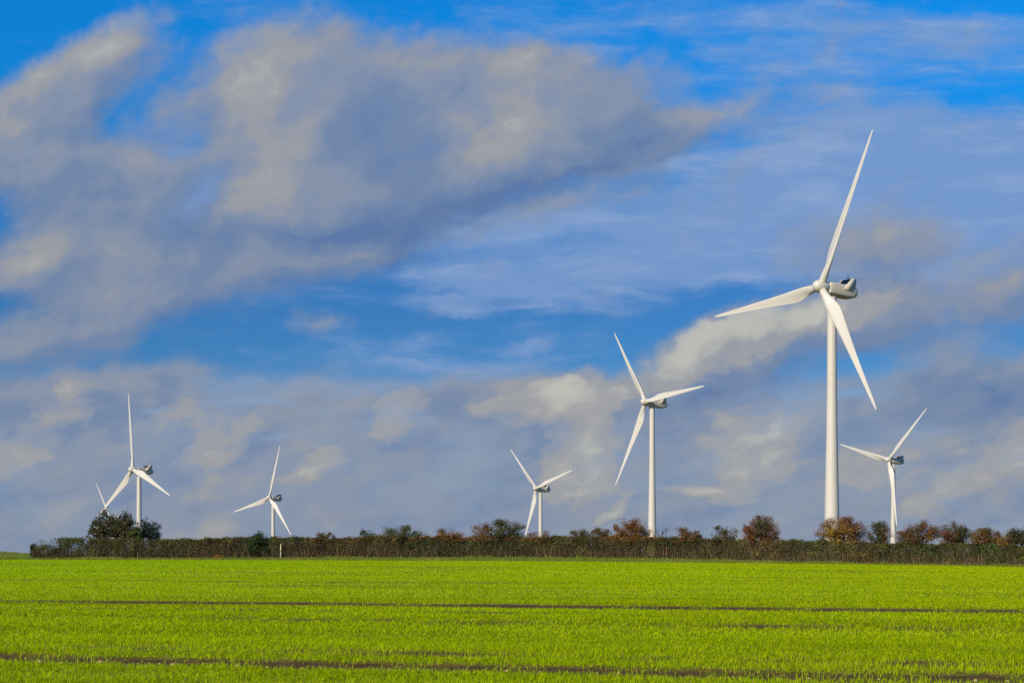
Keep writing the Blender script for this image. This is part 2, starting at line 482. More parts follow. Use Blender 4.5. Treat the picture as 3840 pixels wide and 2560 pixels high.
# the farther fields beyond the hedge: pasture with plough tone added to neutralise bounced light
pz = q.sep(geo)[1]
patch = q.ss(q.noise(q.vm('MULTIPLY', geo, (.006, .004, 0)), 1.0, 2, .4), .42, .50)
col = q.mix(q.ss(pz, 245, 285), col, q.mix(patch, (.115, .082, .052), (.105, .120, .032)))
q.put(pb.inputs['Base Color'], col)
bn = q.node('ShaderNodeBump'); bn.inputs['Strength'].default_value = .6; bn.inputs['Distance'].default_value = .04
q.put(bn.inputs['Height'], q.noise(geo, 9, 6, .65)); q.nt.links.new(bn.outputs[0], pb.inputs['Normal'])

ax = np.concatenate([-np.geomspace(30000, 92, 26), np.linspace(-90, 90, 200), np.geomspace(92, 30000, 26)])
cy = np.concatenate([-np.geomspace(3000, 6, 10), np.linspace(0, 18, 7), np.arange(18.6, 62, .17), np.arange(62, 130, .8), np.arange(130, 330, 2.0),
                     np.geomspace(333, 30000, 60)])
gx, gy = np.meshgrid(ax, cy)
gx = gx.ravel(); gy = gy.ravel()
# rows of the sheet follow the drill rows near the camera
k = np.clip((130 - gy) / 60, 0, 1) * np.clip((gy - 2) / 12, 0, 1)
gy = gy - k * np.clip(gx, -90, 90) * (ROW_N[0] / ROW_N[1]) * np.clip(gy / 25, 0, 1) * .999
gz = ground(gx, gy)
bare = bareness(gx, gy)
gz = gz - .045 * bare * (rowc(gx, gy) < 110)
uu = np.clip(gx / np.maximum(gy, 1), -.4, .4)
hyy = I(np.clip(uu, -.295, .295), HEDGE_Y)
rough_zone = np.clip((gy - (hyy - I(np.clip(uu, -.295, .295), VERGE))) / 1.5, 0, 1) * np.clip((hyy + 14 - gy) / 4, 0, 1)
rough_zone = np.maximum(rough_zone, np.clip((-.262 - uu) / .02, 0, 1) * np.clip((gy - 228) / 3, 0, 1) * (gy < 500))
gc = np.stack([1 - bare, rough_zone, np.clip((gy - 30) / 90, 0, 1) * .9 + .1], 1)
nx, ny = len(ax), len(cy)
ii = (np.arange(ny - 1)[:, None] * nx + np.arange(nx - 1)[None]).ravel()
fld = mesh_np('field', np.stack([gx, gy, gz], 1), [np.stack([ii, ii + 1, ii + nx + 1, ii + nx], 1)], gm, None, gc, True)
tag(fld, kind='structure')


# ------------------------------------------------------------------ crop: young corn shoots in drilled rows
def sample_field(n_per, y0, y1, margin=2.0):
    """random points in the visible wedge between two distances"""
    area = .5 * (.31 * 2) * (y1 * y1 - y0 * y0) + 2 * margin * (y1 - y0)
    n = int(area * n_per)
    y = np.sqrt(rng.random(n) * (y1 * y1 - y0 * y0) + y0 * y0)
    x = (rng.random(n) * 2 - 1) * (.31 * y + margin)
    return x, y


def blades(x, y, h, w, lean, z=None, two=True):
    n = len(x)
    z = ground(x, y) if z is None else z
    a = rng.random(n) * 2 * np.pi
    fd = np.stack([np.cos(a), np.sin(a), np.zeros(n)], 1)              # lean direction
    sd = np.stack([-np.sin(a), np.cos(a), np.zeros(n)], 1) * (w / 2)[:, None]
    b = np.stack([x, y, z - .01], 1)
    up = np.zeros((n, 3)); up[:, 2] = 1
    l1 = (lean * .25 * h)[:, None]; l2 = (lean * h)[:, None]
    mid = b + up * (h * .55)[:, None] + fd * l1
    tip = b + up * (h * np.sqrt(np.maximum(1 - (lean * .8) ** 2, .2)))[:, None] + fd * l2
    if two:
        V = np.stack([b - sd, b + sd, mid + sd * .8, mid - sd * .8, tip], 1).reshape(-1, 3)
        o = np.arange(n)[:, None] * 5
        return V, [np.hstack([o, o + 1, o + 2, o + 3]), np.hstack([o + 3, o + 2, o + 4])], 5
    V = np.stack([b - sd, b + sd, tip], 1).reshape(-1, 3)
    o = np.arange(n)[:, None] * 3
    return V, [np.hstack([o, o + 1, o + 2])], 3


def crop_cols(n, x, y):
    t = rng.random(n)[:, None]
    c = np.array([.25, .37, .001]) * (1 - t) + np.array([.49, .60, .002]) * t
    p = noise2(ROW_D[0] * x + ROW_D[1] * y, rowc(x, y), 7, 14, 1.3)[:, None] * .6 + noise2(x, y, 8, .5, .5)[:, None] * .4
    c = c * (.72 + .56 * p)
    c = c * (1 + .12 * np.clip(x / 60, -1, 1)[:, None] * np.array([1, .1, 0]))
    dry = rng.random(n) < .02 + .10 * np.clip(noise2(ROW_D[0] * x + ROW_D[1] * y, rowc(x, y), 9, 7, 1.6) * 3 - 1.9, 0, 1)
    c[dry] = np.array([.33, .25, .06]) * (.7 + .5 * rng.random((dry.sum(), 1)))
    return c


VS, FS, CS, off = [], [], [], 0
for (y0, y1, dens, h0, w0, two) in ((19.5, 34, 1050, .085, .0085, True), (34, 62, 420, .09, .014, True), (62, 110, 150, .09, .028, False),
                                    (110, 228, 42, .09, .07, False)):
    x, y = sample_field(dens, y0, y1)
    uu_ = np.clip(x / y, -.295, .295)
    # shoots stand in drilled rows 12.5 cm apart
    c = rowc(x, y); snap = (np.round(c / .125) * .125 - c) * .7
    if y1 < 70: x = x + snap * ROW_N[0]; y = y + snap * ROW_N[1]
    keep = rng.random(len(x)) > bareness(x, y) * 1.0
    rc, rs_ = rowc(x, y), ROW_D[0] * x + ROW_D[1] * y
    thin = noise2(rs_, rc, 31, 4, .55 * (1 + y0 / 60)) * .55 + noise2(rs_, rc, 32, .7, .22) * .45
    keep &= rng.random(len(x)) < .08 + 1.5 * thin
    keep &= y < I(uu_, HEDGE_Y) - I(uu_, VERGE) + .4
    x, y = x[keep], y[keep]; n = len(x)
    h = h0 * (.55 + .8 * rng.random(n)) * (.8 + .4 * noise2(x, y, 33, 2.5, .8))
    V, F, kk = blades(x, y, h, w0 * (.7 + .6 * rng.random(n)), .45 + .65 * rng.random(n), None, two)
    VS.append(V); FS += [f + off for f in F]; off += len(V)
    CS.append(np.repeat(crop_cols(n, x, y), kk, 0))
by = {}
for f in FS: by.setdefault(f.shape[1], []).append(f)
crop = mesh_np('crop', np.concatenate(VS), [np.concatenate(v) for v in by.values()], M['crop'], None, np.concatenate(CS))
tag(crop, 'bright green young crop shoots covering the whole field', 'crop', kind='stuff')

# rough grass on the verge under the hedge and on the rise past its open end
n = 60000
uu_ = rng.random(n) * .62 - .31
uc = np.clip(uu_, -.295, .295)
y = I(uc, HEDGE_Y) - I(uc, VERGE) * rng.random(n) ** .8 + rng.random(n) * 1.2
x = uu_ * y
keep = rng.random(n) < .35 + .65 * noise2(x, y, 40, 6, 2)
x, y = x[keep], y[keep]
n2 = 9000
y2 = 226 + rng.random(n2) * 90; x2 = -(.262 + rng.random(n2) * .06) * y2
x = np.concatenate([x, x2]); y = np.concatenate([y, y2]); n = len(x)
h = .10 + .22 * rng.random(n) ** 2 + .15 * (noise1(x, 41, 1.5) > .7)
V, F, kk = blades(x, y, h, .035 + .05 * rng.random(n), .2 + .6 * rng.random(n), None, False)
t = (noise1(x, 42, 5) * .6 + rng.random(n) * .4)[:, None]
cc = np.array([.16, .23, .015]) * (1 - t) + np.array([.30, .30, .07]) * t
verge = mesh_np('verge_grass', V, F, M['crop'], None, np.repeat(cc, kk, 0))
tag(verge, 'rough olive grass strip along the foot of the hedge', 'grass', kind='stuff')


# ------------------------------------------------------------------ leaves and twigs
def leaf_quads(p, size, out=None, flat=0.0, aspect=1.5):
    """one rhomb per point, roughly facing a random way"""
    n = len(p)
    a = rng.normal(size=(n, 3))
    if out is not None: a = a + out * 1.2
    a[:, 2] *= (1 - flat)
    a /= np.linalg.norm(a, axis=1)[:, None] + 1e-9
    b = np.cross(a, rng.normal(size=(n, 3))); b /= np.linalg.norm(b, axis=1)[:, None] + 1e-9
    s = (size / 2)[:, None]
    V = np.stack([p - a * s * aspect, p + b * s * .8, p + a * s * aspect, p - b * s * .8], 1).reshape(-1, 3)
    o = np.arange(n)[:, None] * 4
    return V, [np.hstack([o, o + 1, o + 2, o + 3])]


def mixcol(pal, w, n, jit=.3):
    pal = np.array(pal); w = np.array(w, float); w /= w.sum()
    c = pal[rng.choice(len(pal), n, p=w)]
    return c * (1 - jit / 2 + jit * rng.random((n, 1)))


DKGREEN, OLIVE, MOSS = (.026, .042, .019), (.078, .076, .024), (.080, .115, .018)
BROWN, RED, ORANGE, YELLOW, GREYBR = (.098, .064, .030), (.140, .054, .026), (.205, .098, .026), (.34, .21, .028), (.13, .10, .06)
BLUEGR = (.024, .038, .032)

# ------------------------------------------------------------------ the hedge
HX0, HX1 = -63.2, 92.0
hedge_y = lambda x: np.interp(np.asarray(x, float), [-70, 2, 20, 38.7, 60, 92], [227, 227, 222, 215, 203, 184])
hz = lambda x, y: ground(x, y)
root_y = float(hedge_y(0)); hedge = thing('hedge', 'long clipped brown and olive hedge across the far side of the field', 'hedge', (0, root_y, float(ground(0, root_y))))
hl = np.array(hedge.location)


def hedge_top(x):
    t = 2.62 + .30 * (noise1(x, 50, 3.0) - .5) + .34 * (noise1(x, 51, .8) - .5)
    t = t + .30 * np.clip((noise1(x, 52, 9) - .62) * 4, 0, 1) * (x > -40)
    e = np.clip((x - HX0) / 2.5, 0, 1)
    return np.where(x < -56, (2.45 + .5 * noise1(x, 54, 1.6)) * (.62 + .38 * e), t)


N = 300000
x = HX0 + rng.random(N) * (HX1 - HX0)
f = rng.random(N) ** .72
gapn = noise1(x, 55, 1.4) * .55 + noise1(x, 56, .45) * .45
ragged = (x < -46)
lowgap = np.clip(.50 - f, 0, 1) * 2.0 * (.5 + .9 * (x > 30))
p_keep = 1 - np.clip(lowgap * (1.6 * gapn), 0, .95)
p_keep = np.where(ragged, p_keep * np.clip(1.5 - 1.7 * noise2(x, f, 57, .8, .3), .05, 1), p_keep)
keep = rng.random(N) < p_keep
x, f = x[keep], f[keep]
top = hedge_top(x)
dy = rng.random(len(x)) ** 1.5 * 1.5 * (1 - .25 * f)
y = hedge_y(x) + .15 + dy + .35 * (noise2(x, f, 58, .7, .3) - .5)
z = ground(x, y) + f * top + rng.random(len(x)) ** 6 * .28
n = len(x)
sel = noise1(x, 60, 6) + .45 * (noise2(x, f, 61, 1.6, .45) - .5) + .2 * (rng.random(n) - .5)
cols = mixcol([BROWN, OLIVE, (.050, .042, .018), MOSS], [3.2, 4, 2.2, 1.2], n)
gsel = sel > .58
cols[gsel] = mixcol([DKGREEN, OLIVE, MOSS], [4, 4, 2], int(gsel.sum()))
rsel = (noise1(x, 62, 7) > .55) & (x > -38) & (f > .86) & (rng.random(n) < .75)
cols[rsel] = mixcol([RED, ORANGE, BROWN], [3, 3, 3], int(rsel.sum()))
ysel = (noise1(x, 63, 2.2) > .70) & (f < .5) & (rng.random(n) < .45)
cols[ysel] = mixcol([(.14, .15, .02), (.19, .17, .025)], [1, 1], int(ysel.sum()))
osel = (x < -15) & (f < .2) & (noise1(x, 64, 2.0) > .55) & (rng.random(n) < .6)
cols[osel] = mixcol([ORANGE, BROWN], [1, 1.5], int(osel.sum()))
zone = noise1(x, 70, 11)[:, None]
cols = cols * (np.array([1.20, .95, .95]) * zone + np.array([.82, 1.02, .90]) * (1 - zone))
cols = cols * 1.25 * (.52 + .98 * noise2(x, f, 66, 1.0, .4)[:, None])
V, F = leaf_quads(np.stack([x, y, z], 1) - hl, .07 + .10 * rng.random(n))
mesh_np('foliage', V, F, M['leaf'], hedge, np.repeat(cols, 4, 0))

# upright woody stems with side twigs
mb_v, mb_c = [], []
NS = 14000
x = HX0 + rng.random(NS) * (HX1 - HX0)
y = hedge_y(x) + .02 + rng.random(NS) ** 1.6 * 1.3
b = np.stack([x, y, ground(x, y) - .05], 1)
lean = rng.normal(size=(NS, 3)) * np.array([.30, .12, 0]); lean[:, 0] += .10 + np.where(x < -46, .25, 0)
L_ = hedge_top(x) * (.35 + .78 * rng.random(NS) ** .7)
start = np.where(rng.random(NS) < .55, 0, rng.random(NS) * .6)
b = b + lean * (start * L_)[:, None]; b[:, 2] += start * L_
dirv = lean + np.array([0, 0, 1.0]) + rng.normal(size=(NS, 3)) * np.where(start > 0, .45, .05)[:, None]
Lr = L_ * (1 - start) * .95
tip = b + dirv / np.linalg.norm(dirv, axis=1)[:, None] * Lr[:, None]
mid = (b + tip) / 2 + rng.normal(size=(NS, 3)) * .06
w = (.014 + .022 * rng.random(NS) * (start == 0))[:, None]
sx = np.array([1.0, 0, 0]) * w; sy = np.array([0, 1.0, 0]) * w
Vt = np.stack([b - sx, b + sx, mid + sx * .7, mid - sx * .7, tip, b - sy, b + sy, mid + sy * .7, mid - sy * .7], 1).reshape(-1, 3) - hl
o = np.arange(NS)[:, None] * 9
Fq = [np.vstack([np.hstack([o, o + 1, o + 2, o + 3]), np.hstack([o + 5, o + 6, o + 7, o + 8])]),
      np.vstack([np.hstack([o + 3, o + 2, o + 4]), np.hstack([o + 8, o + 7, o + 4])])]
tc = mixcol([(.11, .080, .042), (.18, .135, .075), (.06, .045, .026), (.25, .20, .11)], [4, 1.6, 3, .5], NS)
mesh_np('branchwork', Vt, Fq, M['bark'], hedge, np.repeat(tc, 9, 0))


# ------------------------------------------------------------------ trees and bushes along the hedge
def dome_top(t):
    return np.clip(2.05 * (1 - np.abs(t)), .12, 1.0)


def plant(name, label, cat, d0, d1, dtop, pal, wts, dy=1.2, n_leaf=3600, size=.105, limbs=15, shape='round', trunk=.10, bare=.0,
          dbase=1246, group=None, lean=0.0, patches=None, clump=.30, twig_out=.45, gaps=.35):
    """crown between columns d0..d1 and up to row dtop of a 2352 wide frame, standing behind the hedge line"""
    k = 3840 / 2352.0
    pc = (d0 + d1) / 2 * k
    yb = float(np.interp((pc - 1920) / FPX, U_K, HEDGE_Y)) + dy
    for _ in range(3):
        xb = (pc - 1920) / FPX * yb
        yb = float(hedge_y(xb)) + dy
    zb = float(ground(xb, yb))
    half = (d1 - d0) / 2 * k / FPX * yb
    H = EYE + (2067 - dtop * k) / FPX * yb - zb
    zlow = max(.35, EYE + (2067 - dbase * k) / FPX * yb - zb)
    root = thing(name, label, cat, (xb, yb, zb), 0, group)
    wd = MB()
    bc = (.055, .042, .03)
    ch = H - zlow
    tr_top = zlow + ch * .35
    tp = [(0, 0, -.15), (.05 + lean * .2, .02, tr_top * .5), (lean * .5, 0, tr_top)]
    wd.tube(tp, [trunk, trunk * .8, trunk * .55], 6, bc)
    cen = np.array([lean, 0, zlow + ch * (.34 if shape != 'dome' else .12)])
    rad = np.array([half, min(half, 1.9) * .8, H - cen[2]])
    twigs, tdir = [], []
    nl = int(limbs * 1.7)
    for i in range(nl):
        a = 2 * math.pi * (i + random.random() * .7) / nl
        zf = random.random()
        el = (-.45 + 1.43 * zf) if shape != 'dome' else (-.1 + 1.05 * zf)
        rr = .66 + .36 * random.random() ** .6
        horiz = math.sqrt(max(0, 1 - min(1, abs(el)) ** (2.0 if shape == 'round' else 1.4 if shape == 'cone' else 2.6)))
        endp = cen + rad * np.array([math.cos(a) * horiz, math.sin(a) * horiz, el]) * rr
        if shape == 'dome': endp[2] = cen[2] + (endp[2] - cen[2]) * float(dome_top((endp[0] - cen[0]) / half))
        s0 = np.array(tp[1]) * (1 - random.random()) + np.array(tp[2]) * random.random()
        s0 = np.array([s0[0], s0[1], max(.3, min(tr_top, tr_top * (.45 + .55 * random.random())))])
        m = (s0 + endp) / 2 + rng.normal(size=3) * .10 * ch + np.array([0, 0, .05 * ch])
        wd.tube([s0, m, endp], [trunk * .42, trunk * .28, trunk * .09], 4, bc)
        for j in range(7):
            t = .35 + .65 * random.random()
            q0 = (s0 * (1 - t) ** 2 + 2 * m * t * (1 - t) + endp * t * t)
            dr = (q0 - cen) / (rad + .2); dr = dr / (np.linalg.norm(dr) + 1e-6) + rng.normal(size=3) * .55 + np.array([.1, 0, .35])
            dr = dr / np.linalg.norm(dr)
            ln = (.35 + .65 * random.random()) * twig_out * min(half, ch) * 1.1
            q1 = q0 + dr * ln
            lim = np.sum(((q1 - cen) / (rad * 1.06)) ** 2)
            if lim > (1.45 if j == 0 else 1): q1 = cen + (q1 - cen) / math.sqrt(lim)
            wd.tube([q0, (q0 + q1) / 2 + rng.normal(size=3) * .03, q1], [trunk * .13, trunk * .09, trunk * .03], 3, bc, cap=False)
            if random.random() > bare: twigs.append((q0, q1))
    wd.build('trunk', M['bark'], root)
    if twigs and n_leaf:
        tw = np.array(twigs); n = int(n_leaf * 1.9)
        k_ = rng.integers(0, len(tw), n)
        bias = rng.random(len(tw)) > gaps                       # some twigs carry few leaves
        k_ = np.where(bias[k_] | (rng.random(n) < .35), k_, rng.integers(0, len(tw), n))
        t = rng.random(n) ** .8
        p = tw[k_, 0] * (1 - t)[:, None] + tw[k_, 1] * t[:, None]
        p = p + rng.normal(size=(n, 3)) * clump * 1.15 * np.array([1, .8, .62 if shape != 'dome' else .38]) * (.5 + .5 * rng.random((n, 1)))
        lim = np.sqrt(np.sum(((p - cen) / (rad * (1.13 if shape != 'dome' else 1.03))) ** 2, 1)); an = np.arctan2(p[:, 2] - cen[2], p[:, 0] - cen[0]) + np.arctan2(p[:, 1], np.abs(p[:, 0]) + .1) * .5
        lmx = 1.0 if shape == 'dome' else .74 + .36 * noise1(an, len(label), .42) + .22 * noise1(an, len(label) + 7, .13)
        lim = lim / lmx; bad = lim > 1
        p[bad] = cen + (p[bad] - cen) / lim[bad][:, None] * (.86 + .14 * rng.random((int(bad.sum()), 1)))
        if shape == 'dome':
            zt = cen[2] + rad[2] * dome_top((p[:, 0] - cen[0]) / half) * (.90 + .16 * rng.random(n))
            over = p[:, 2] > zt
            p[over, 2] = zt[over] - .45 * rng.random(int(over.sum())) ** 2
        p[:, 2] = np.maximum(p[:, 2], .25)
        c = mixcol(pal, wts, n)
        tcol = mixcol(pal, wts, len(tw), .2)
        usem = rng.random(n) < .65
        c[usem] = tcol[k_[usem]] * (.8 + .4 * rng.random((int(usem.sum()), 1)))
        for (fx, fz, fr, pc_) in (patches or []):
            dd = np.hypot((p[:, 0] / half) - fx, (p[:, 2] - zlow) / ch - fz - .14)
            s_ = rng.random(n) < np.clip(1.3 - dd / fr, 0, .85)
            c[s_] = mixcol([pc_], [1], int(s_.sum()))
        V, F = leaf_quads(p, size * (.6 + .8 * rng.random(n)))
        mesh_np('crown', V, F, M['leaf'], root, np.repeat(c, 4, 0))
    return root


TREES = 'trees grown out above the hedge'
BUSH = 'bushes showing over the hedge'
plant('domed_tree', 'broad flat topped dark tree leaning over the left end of the hedge', 'tree', 196, 334, 1159, [(.050, .062, .030), BROWN, OLIVE, (.032, .044, .028)], [4, 3, 2, 3],
      dy=6, n_leaf=4800, size=.17, limbs=30, shape='dome', trunk=.20, dbase=1250, lean=0, clump=.30, twig_out=.34, gaps=.5)
plant('dark_bush', 'dark blue green bush beside the broad flat topped tree', 'bush', 316, 370, 1184, [(.036, .055, .050), DKGREEN, (.05, .07, .05)], [3, 2, 1.5],
      dy=8, n_leaf=1500, size=.16, limbs=15, shape='cone', trunk=.11, dbase=1250, clump=.26, gaps=.45)
plant('green_shrub', 'low green shrub between the broad dark tree and the blue green bush', 'bush', 284, 330, 1212, [DKGREEN, MOSS, OLIVE], [3, 2, 2],
      dy=5, n_leaf=1300, size=.14, limbs=12, trunk=.08, clump=.26, gaps=.3)
plant('holly', 'dark green holly growing up through the hedge by the pale post', 'bush', 568, 616, 1219, [(.026, .058, .018), DKGREEN, (.05, .08, .02)], [3, 2, 2],
      dy=.35, n_leaf=2600, size=.12, limbs=16, shape='cone', trunk=.08, dbase=1278, clump=.26, gaps=.1)
plant('bramble_mound', 'small brown mound on the hedge between the holly and the thin sapling', 'bush', 722, 772, 1221, [BROWN, OLIVE], [2, 1], n_leaf=1100, limbs=8, trunk=.05, clump=.2)
plant('sapling', 'thin sapling with a small green tuft above the hedge', 'sapling', 826, 862, 1208, [(.03, .06, .02), OLIVE], [2, 1], n_leaf=620, limbs=7, trunk=.05, size=.12, shape='cone', twig_out=.6)
plant('bare_twigs', 'two bare upright twigs left of the thin sapling', 'sapling', 806, 824, 1212, [BROWN], [1], n_leaf=0, limbs=3, trunk=.05, bare=1.0)
plant('olive_tree', 'rounded olive green tree with light showing through, left of the middle', 'tree', 876, 972, 1205, [OLIVE, MOSS, DKGREEN, YELLOW], [5, 2, 2, .5], n_leaf=4000, limbs=16, trunk=.10, group=TREES, clump=.28)
plant('rust_bush', 'low rust orange bush right of the rounded olive tree', 'bush', 990, 1070, 1212, [ORANGE, BROWN, RED], [3, 3, 1], n_leaf=2600, limbs=12, trunk=.07, group=BUSH)
plant('spreading_tree', 'wide olive brown tree sloping up to the right beside the small centre turbine', 'tree', 1068, 1206, 1196, [OLIVE, BROWN, DKGREEN, MOSS], [4, 2, 3, 1], n_leaf=6000, limbs=22, trunk=.12, group=TREES, lean=.9,
      patches=[(-.6, .35, .45, ORANGE)])
plant('rust_bush', 'low rust brown bush in front of the small centre turbine tower', 'bush', 1212, 1272, 1217, [ORANGE, BROWN], [2, 3], n_leaf=1600, limbs=9, trunk=.06, group=BUSH)
plant('brown_bush', 'olive brown bush with a spiky top right of the small centre turbine', 'bush', 1304, 1356, 1214, [OLIVE, BROWN], [3, 3], n_leaf=1800, limbs=11, trunk=.07, group=BUSH)
plant('brown_bush', 'brown bush just left of the tall orange autumn tree', 'bush', 1352, 1404, 1211, [BROWN, GREYBR, OLIVE], [3, 1, 2], n_leaf=1800, limbs=11, trunk=.07, group=BUSH)
plant('orange_tree', 'orange autumn tree left of the second tallest turbine tower', 'tree', 1408, 1492, 1190, [ORANGE, RED, OLIVE], [4, 1.5, 1.5], n_leaf=5200, limbs=18, trunk=.11, shape='cone', group=TREES, patches=[(0, 1.0, .5, RED)], gaps=.1)
plant('bare_tree', 'leafless twisted tree right of the second tallest turbine tower', 'tree', 1497, 1548, 1206, [BROWN], [1], n_leaf=0, limbs=9, trunk=.09, bare=1.0, twig_out=.7)
plant('rust_bush', 'red brown bush with an orange foot right of the leafless twisted tree', 'bush', 1536, 1618, 1214, [BROWN, RED, OLIVE], [4, 2, 2], n_leaf=3000, limbs=14, trunk=.08, group=BUSH, patches=[(0, .1, .5, ORANGE)])
plant('twiggy_bush', 'dark twiggy bush with bare shoots sticking up beside the red autumn tree', 'bush', 1634, 1696, 1204, [BROWN, DKGREEN, OLIVE], [3, 2, 2], n_leaf=1500, limbs=14, trunk=.07, bare=.45, twig_out=.6, group=BUSH)
plant('red_tree', 'lone dark red autumn tree standing highest above the hedge', 'tree', 1704, 1793, 1186, [RED, BROWN, ORANGE], [5, 3, 1], n_leaf=5200, limbs=19, trunk=.12, shape='cone', group=TREES, patches=[(-.7, .3, .4, (.17, .055, .015)), (0, .5, .4, OLIVE)], gaps=.3)
plant('autumn_tree', 'red and yellow autumn tree in front of the tallest turbine tower', 'tree', 1878, 1996, 1189, [RED, ORANGE, BROWN], [4, 3, 2], n_leaf=6800, limbs=22, trunk=.12, group=TREES, patches=[(-.3, .15, .55, YELLOW), (-.2, .3, .3, ORANGE)], gaps=.2)
plant('olive_tree', 'grey green tree between the tallest turbine and the rightmost turbine', 'tree', 1992, 2048, 1199, [OLIVE, DKGREEN, BROWN], [4, 2, 2], n_leaf=2600, limbs=13, trunk=.09, shape='cone', group=TREES, patches=[(.5, .1, .4, ORANGE)])
plant('rust_bush', 'small orange brown bush right of the rightmost turbine tower', 'bush', 2058, 2096, 1217, [ORANGE, BROWN], [2, 3], n_leaf=1100, limbs=8, trunk=.06, group=BUSH)
plant('brown_tree', 'twiggy red brown tree with an orange foot, nearest tree to the rightmost tower', 'tree', 2080, 2158, 1196, [BROWN, RED, OLIVE], [4, 2.5, 2], n_leaf=3600, limbs=17, trunk=.10, shape='cone', twig_out=.5, group=TREES, patches=[(.2, .3, .4, ORANGE)])
plant('brown_tree', 'dark brown green tree with a flat top and a pink red foot', 'tree', 2158, 2228, 1198, [OLIVE, BROWN, DKGREEN], [3, 3, 2], n_leaf=3600, limbs=16, trunk=.11, group=TREES, patches=[(-.6, .15, .5, RED)])
plant('rust_bush', 'broad brown and orange bush left of the dark tree at the frame edge', 'bush', 2226, 2302, 1214, [BROWN, OLIVE, ORANGE], [3, 3, 3], n_leaf=3200, limbs=14, trunk=.08, group=BUSH, patches=[(-.4, .2, .5, ORANGE)])
plant('yellow_bush', 'low mustard orange bush right of the broad brown and orange bush', 'bush', 2288, 2340, 1221, [ORANGE, YELLOW, BROWN], [3, 1, 2], n_leaf=1500, limbs=9, trunk=.06, group=BUSH)
plant('dark_tree', 'dark thin leaved tree cut by the right edge of the frame', 'tree', 2312, 2384, 1212, [DKGREEN, BROWN, BLUEGR], [3, 2, 2], n_leaf=2600, limbs=15, trunk=.10, bare=.25, group=TREES)

# things at the foot of the hedge
def at_px(X, Yp):
    x, y = px_ground(X, Yp); return x, y, float(ground(x, y))


x = (1053 - 1920) / FPX * 226.8; y = float(hedge_y(x)) - .25; z = float(ground(x, y))
post = thing('wooden_post', 'pale weathered wooden post standing at the hedge beside the dark green holly', 'post', (x, y, z))
mb = MB(); mb.tube([(0, 0, -.2), (.01, 0, .8), (.0, 0, 1.78)], [.075, .07, .066], 10); mb.build('shaft', M['wood'], post, True)
mb = MB(); mb.tube([(0, 0, 1.782), (0, 0, 1.83), (0, 0, 1.86)], [.068, .05, .012], 10); mb.build('top', M['wood'], post, True)
x = (2499 - 1920) / FPX * 222; y = float(hedge_y(x)) - .2; z = float(ground(x, y))
stake = thing('hedge_stake', 'thin reddish stake at the hedge below the leafless twisted tree', 'stake', (x, y, z))
M['redwood'] = material('red_stake', (.26, .11, .05), .8, vary=((5, 5, 2), (.17, .07, .035), .4, .7))
mb = MB(); mb.tube([(0, 0, -.2), (.02, 0, .7), (.03, 0, 1.5)], [.045, .042, .04], 8); mb.build('shaft', M['redwood'], stake, True)

# bracken clump
x = (817 - 1920) / FPX * 226; y = float(hedge_y(x)) - .3; z = float(ground(x, y))
br = thing('bracken_clump', 'bright orange bracken tuft at the foot of the hedge', 'bracken', (x, y, z))
n = 420; a = rng.random(n) * 6.28; r_ = rng.random(n) ** .6
p = np.stack([np.cos(a) * r_ * .7, np.sin(a) * r_ * .35, .05 + (1 - r_ * .7) * .55 * rng.random(n)], 1)
V, F = leaf_quads(p, .07 + .09 * rng.random(n), aspect=2.4)
mesh_np('fronds', V, F, M['leaf'], br, np.repeat(mixcol([ORANGE, (.30, .12, .02), BROWN], [3, 2, 1], n), 4, 0))
mb = MB()
for i in range(9): mb.tube([(0, 0, -.05), (random.uniform(-.25, .25), random.uniform(-.1, .1), .3), (random.uniform(-.55, .55), random.uniform(-.2, .2), .5)], [.012, .009, .004], 4, (.14, .07, .03))
mb.build('stalk', M['bark'], br)


# flints in the near wheel track
def stone(name, label, X, Yp, r, group=None):
    x, y = px_ground(X, Yp)
    c = rowc(x, y); sft = (24.0 + random.uniform(-.14, .14)) - c
    x += ROW_N[0] * sft; y += ROW_N[1] * sft; z = float(ground(x, y)) - .045
    u_, v_ = 12, 7; rings = []
    ph = [random.random() * 6.28 for _ in range(4)]
    for j in range(v_ + 1):
        t = math.pi * j / v_; ring = []
        for i in range(u_):
            a = 2 * math.pi * i / u_
            rr = r * (1 + .22 * math.sin(2 * a + ph[0]) + .13 * math.sin(3 * a + ph[1] + 2 * t) + .10 * math.sin(5 * t + ph[2] + a))
            ring.append((rr * 1.25 * math.sin(t) * math.cos(a), rr * .9 * math.sin(t) * math.sin(a), rr * .75 * math.cos(t) + r * .55))
        rings.append(ring)
    mb = MB(); mb.rings(rings); o = mb.build(name, M['stone'], None)
    o.location = (x, y, z); o.rotation_euler = (0, 0, random.random() * 6.28)
    return tag(o, label, 'stone', group)


stone('flint_stone', 'largest pale flint lying in the near bare wheel track', 445, 2472, .042)
for (X, r) in ((8, .032), (125, .042), (225, .026), (340, .024), (582, .036), (636, .034), (684, .024), (885, .03), (1000, .026), (1140, .022), (1460, .026), (1890, .034), (1985, .03),
               (2028, .03), (2240, .024), (2325, .028), (2760, .02), (3040, .024), (3300, .022), (3660, .028), (3780, .03)):
    stone('flint_stone', 'small pale flint lying in the near bare wheel track', X, 2475 + X * .018, r * .8, 'flints in the near wheel track')


# ------------------------------------------------------------------ wind turbines
def lerp_tab(x, xs, ys):
    o = np.linspace(-1, 1, 21) * min(1.6, (40 - x) * .9 + .02)
    w = 1 - np.abs(np.linspace(-1, 1, 21)) * .9
    return float((np.interp(x + o, xs, ys) * w).sum() / w.sum())


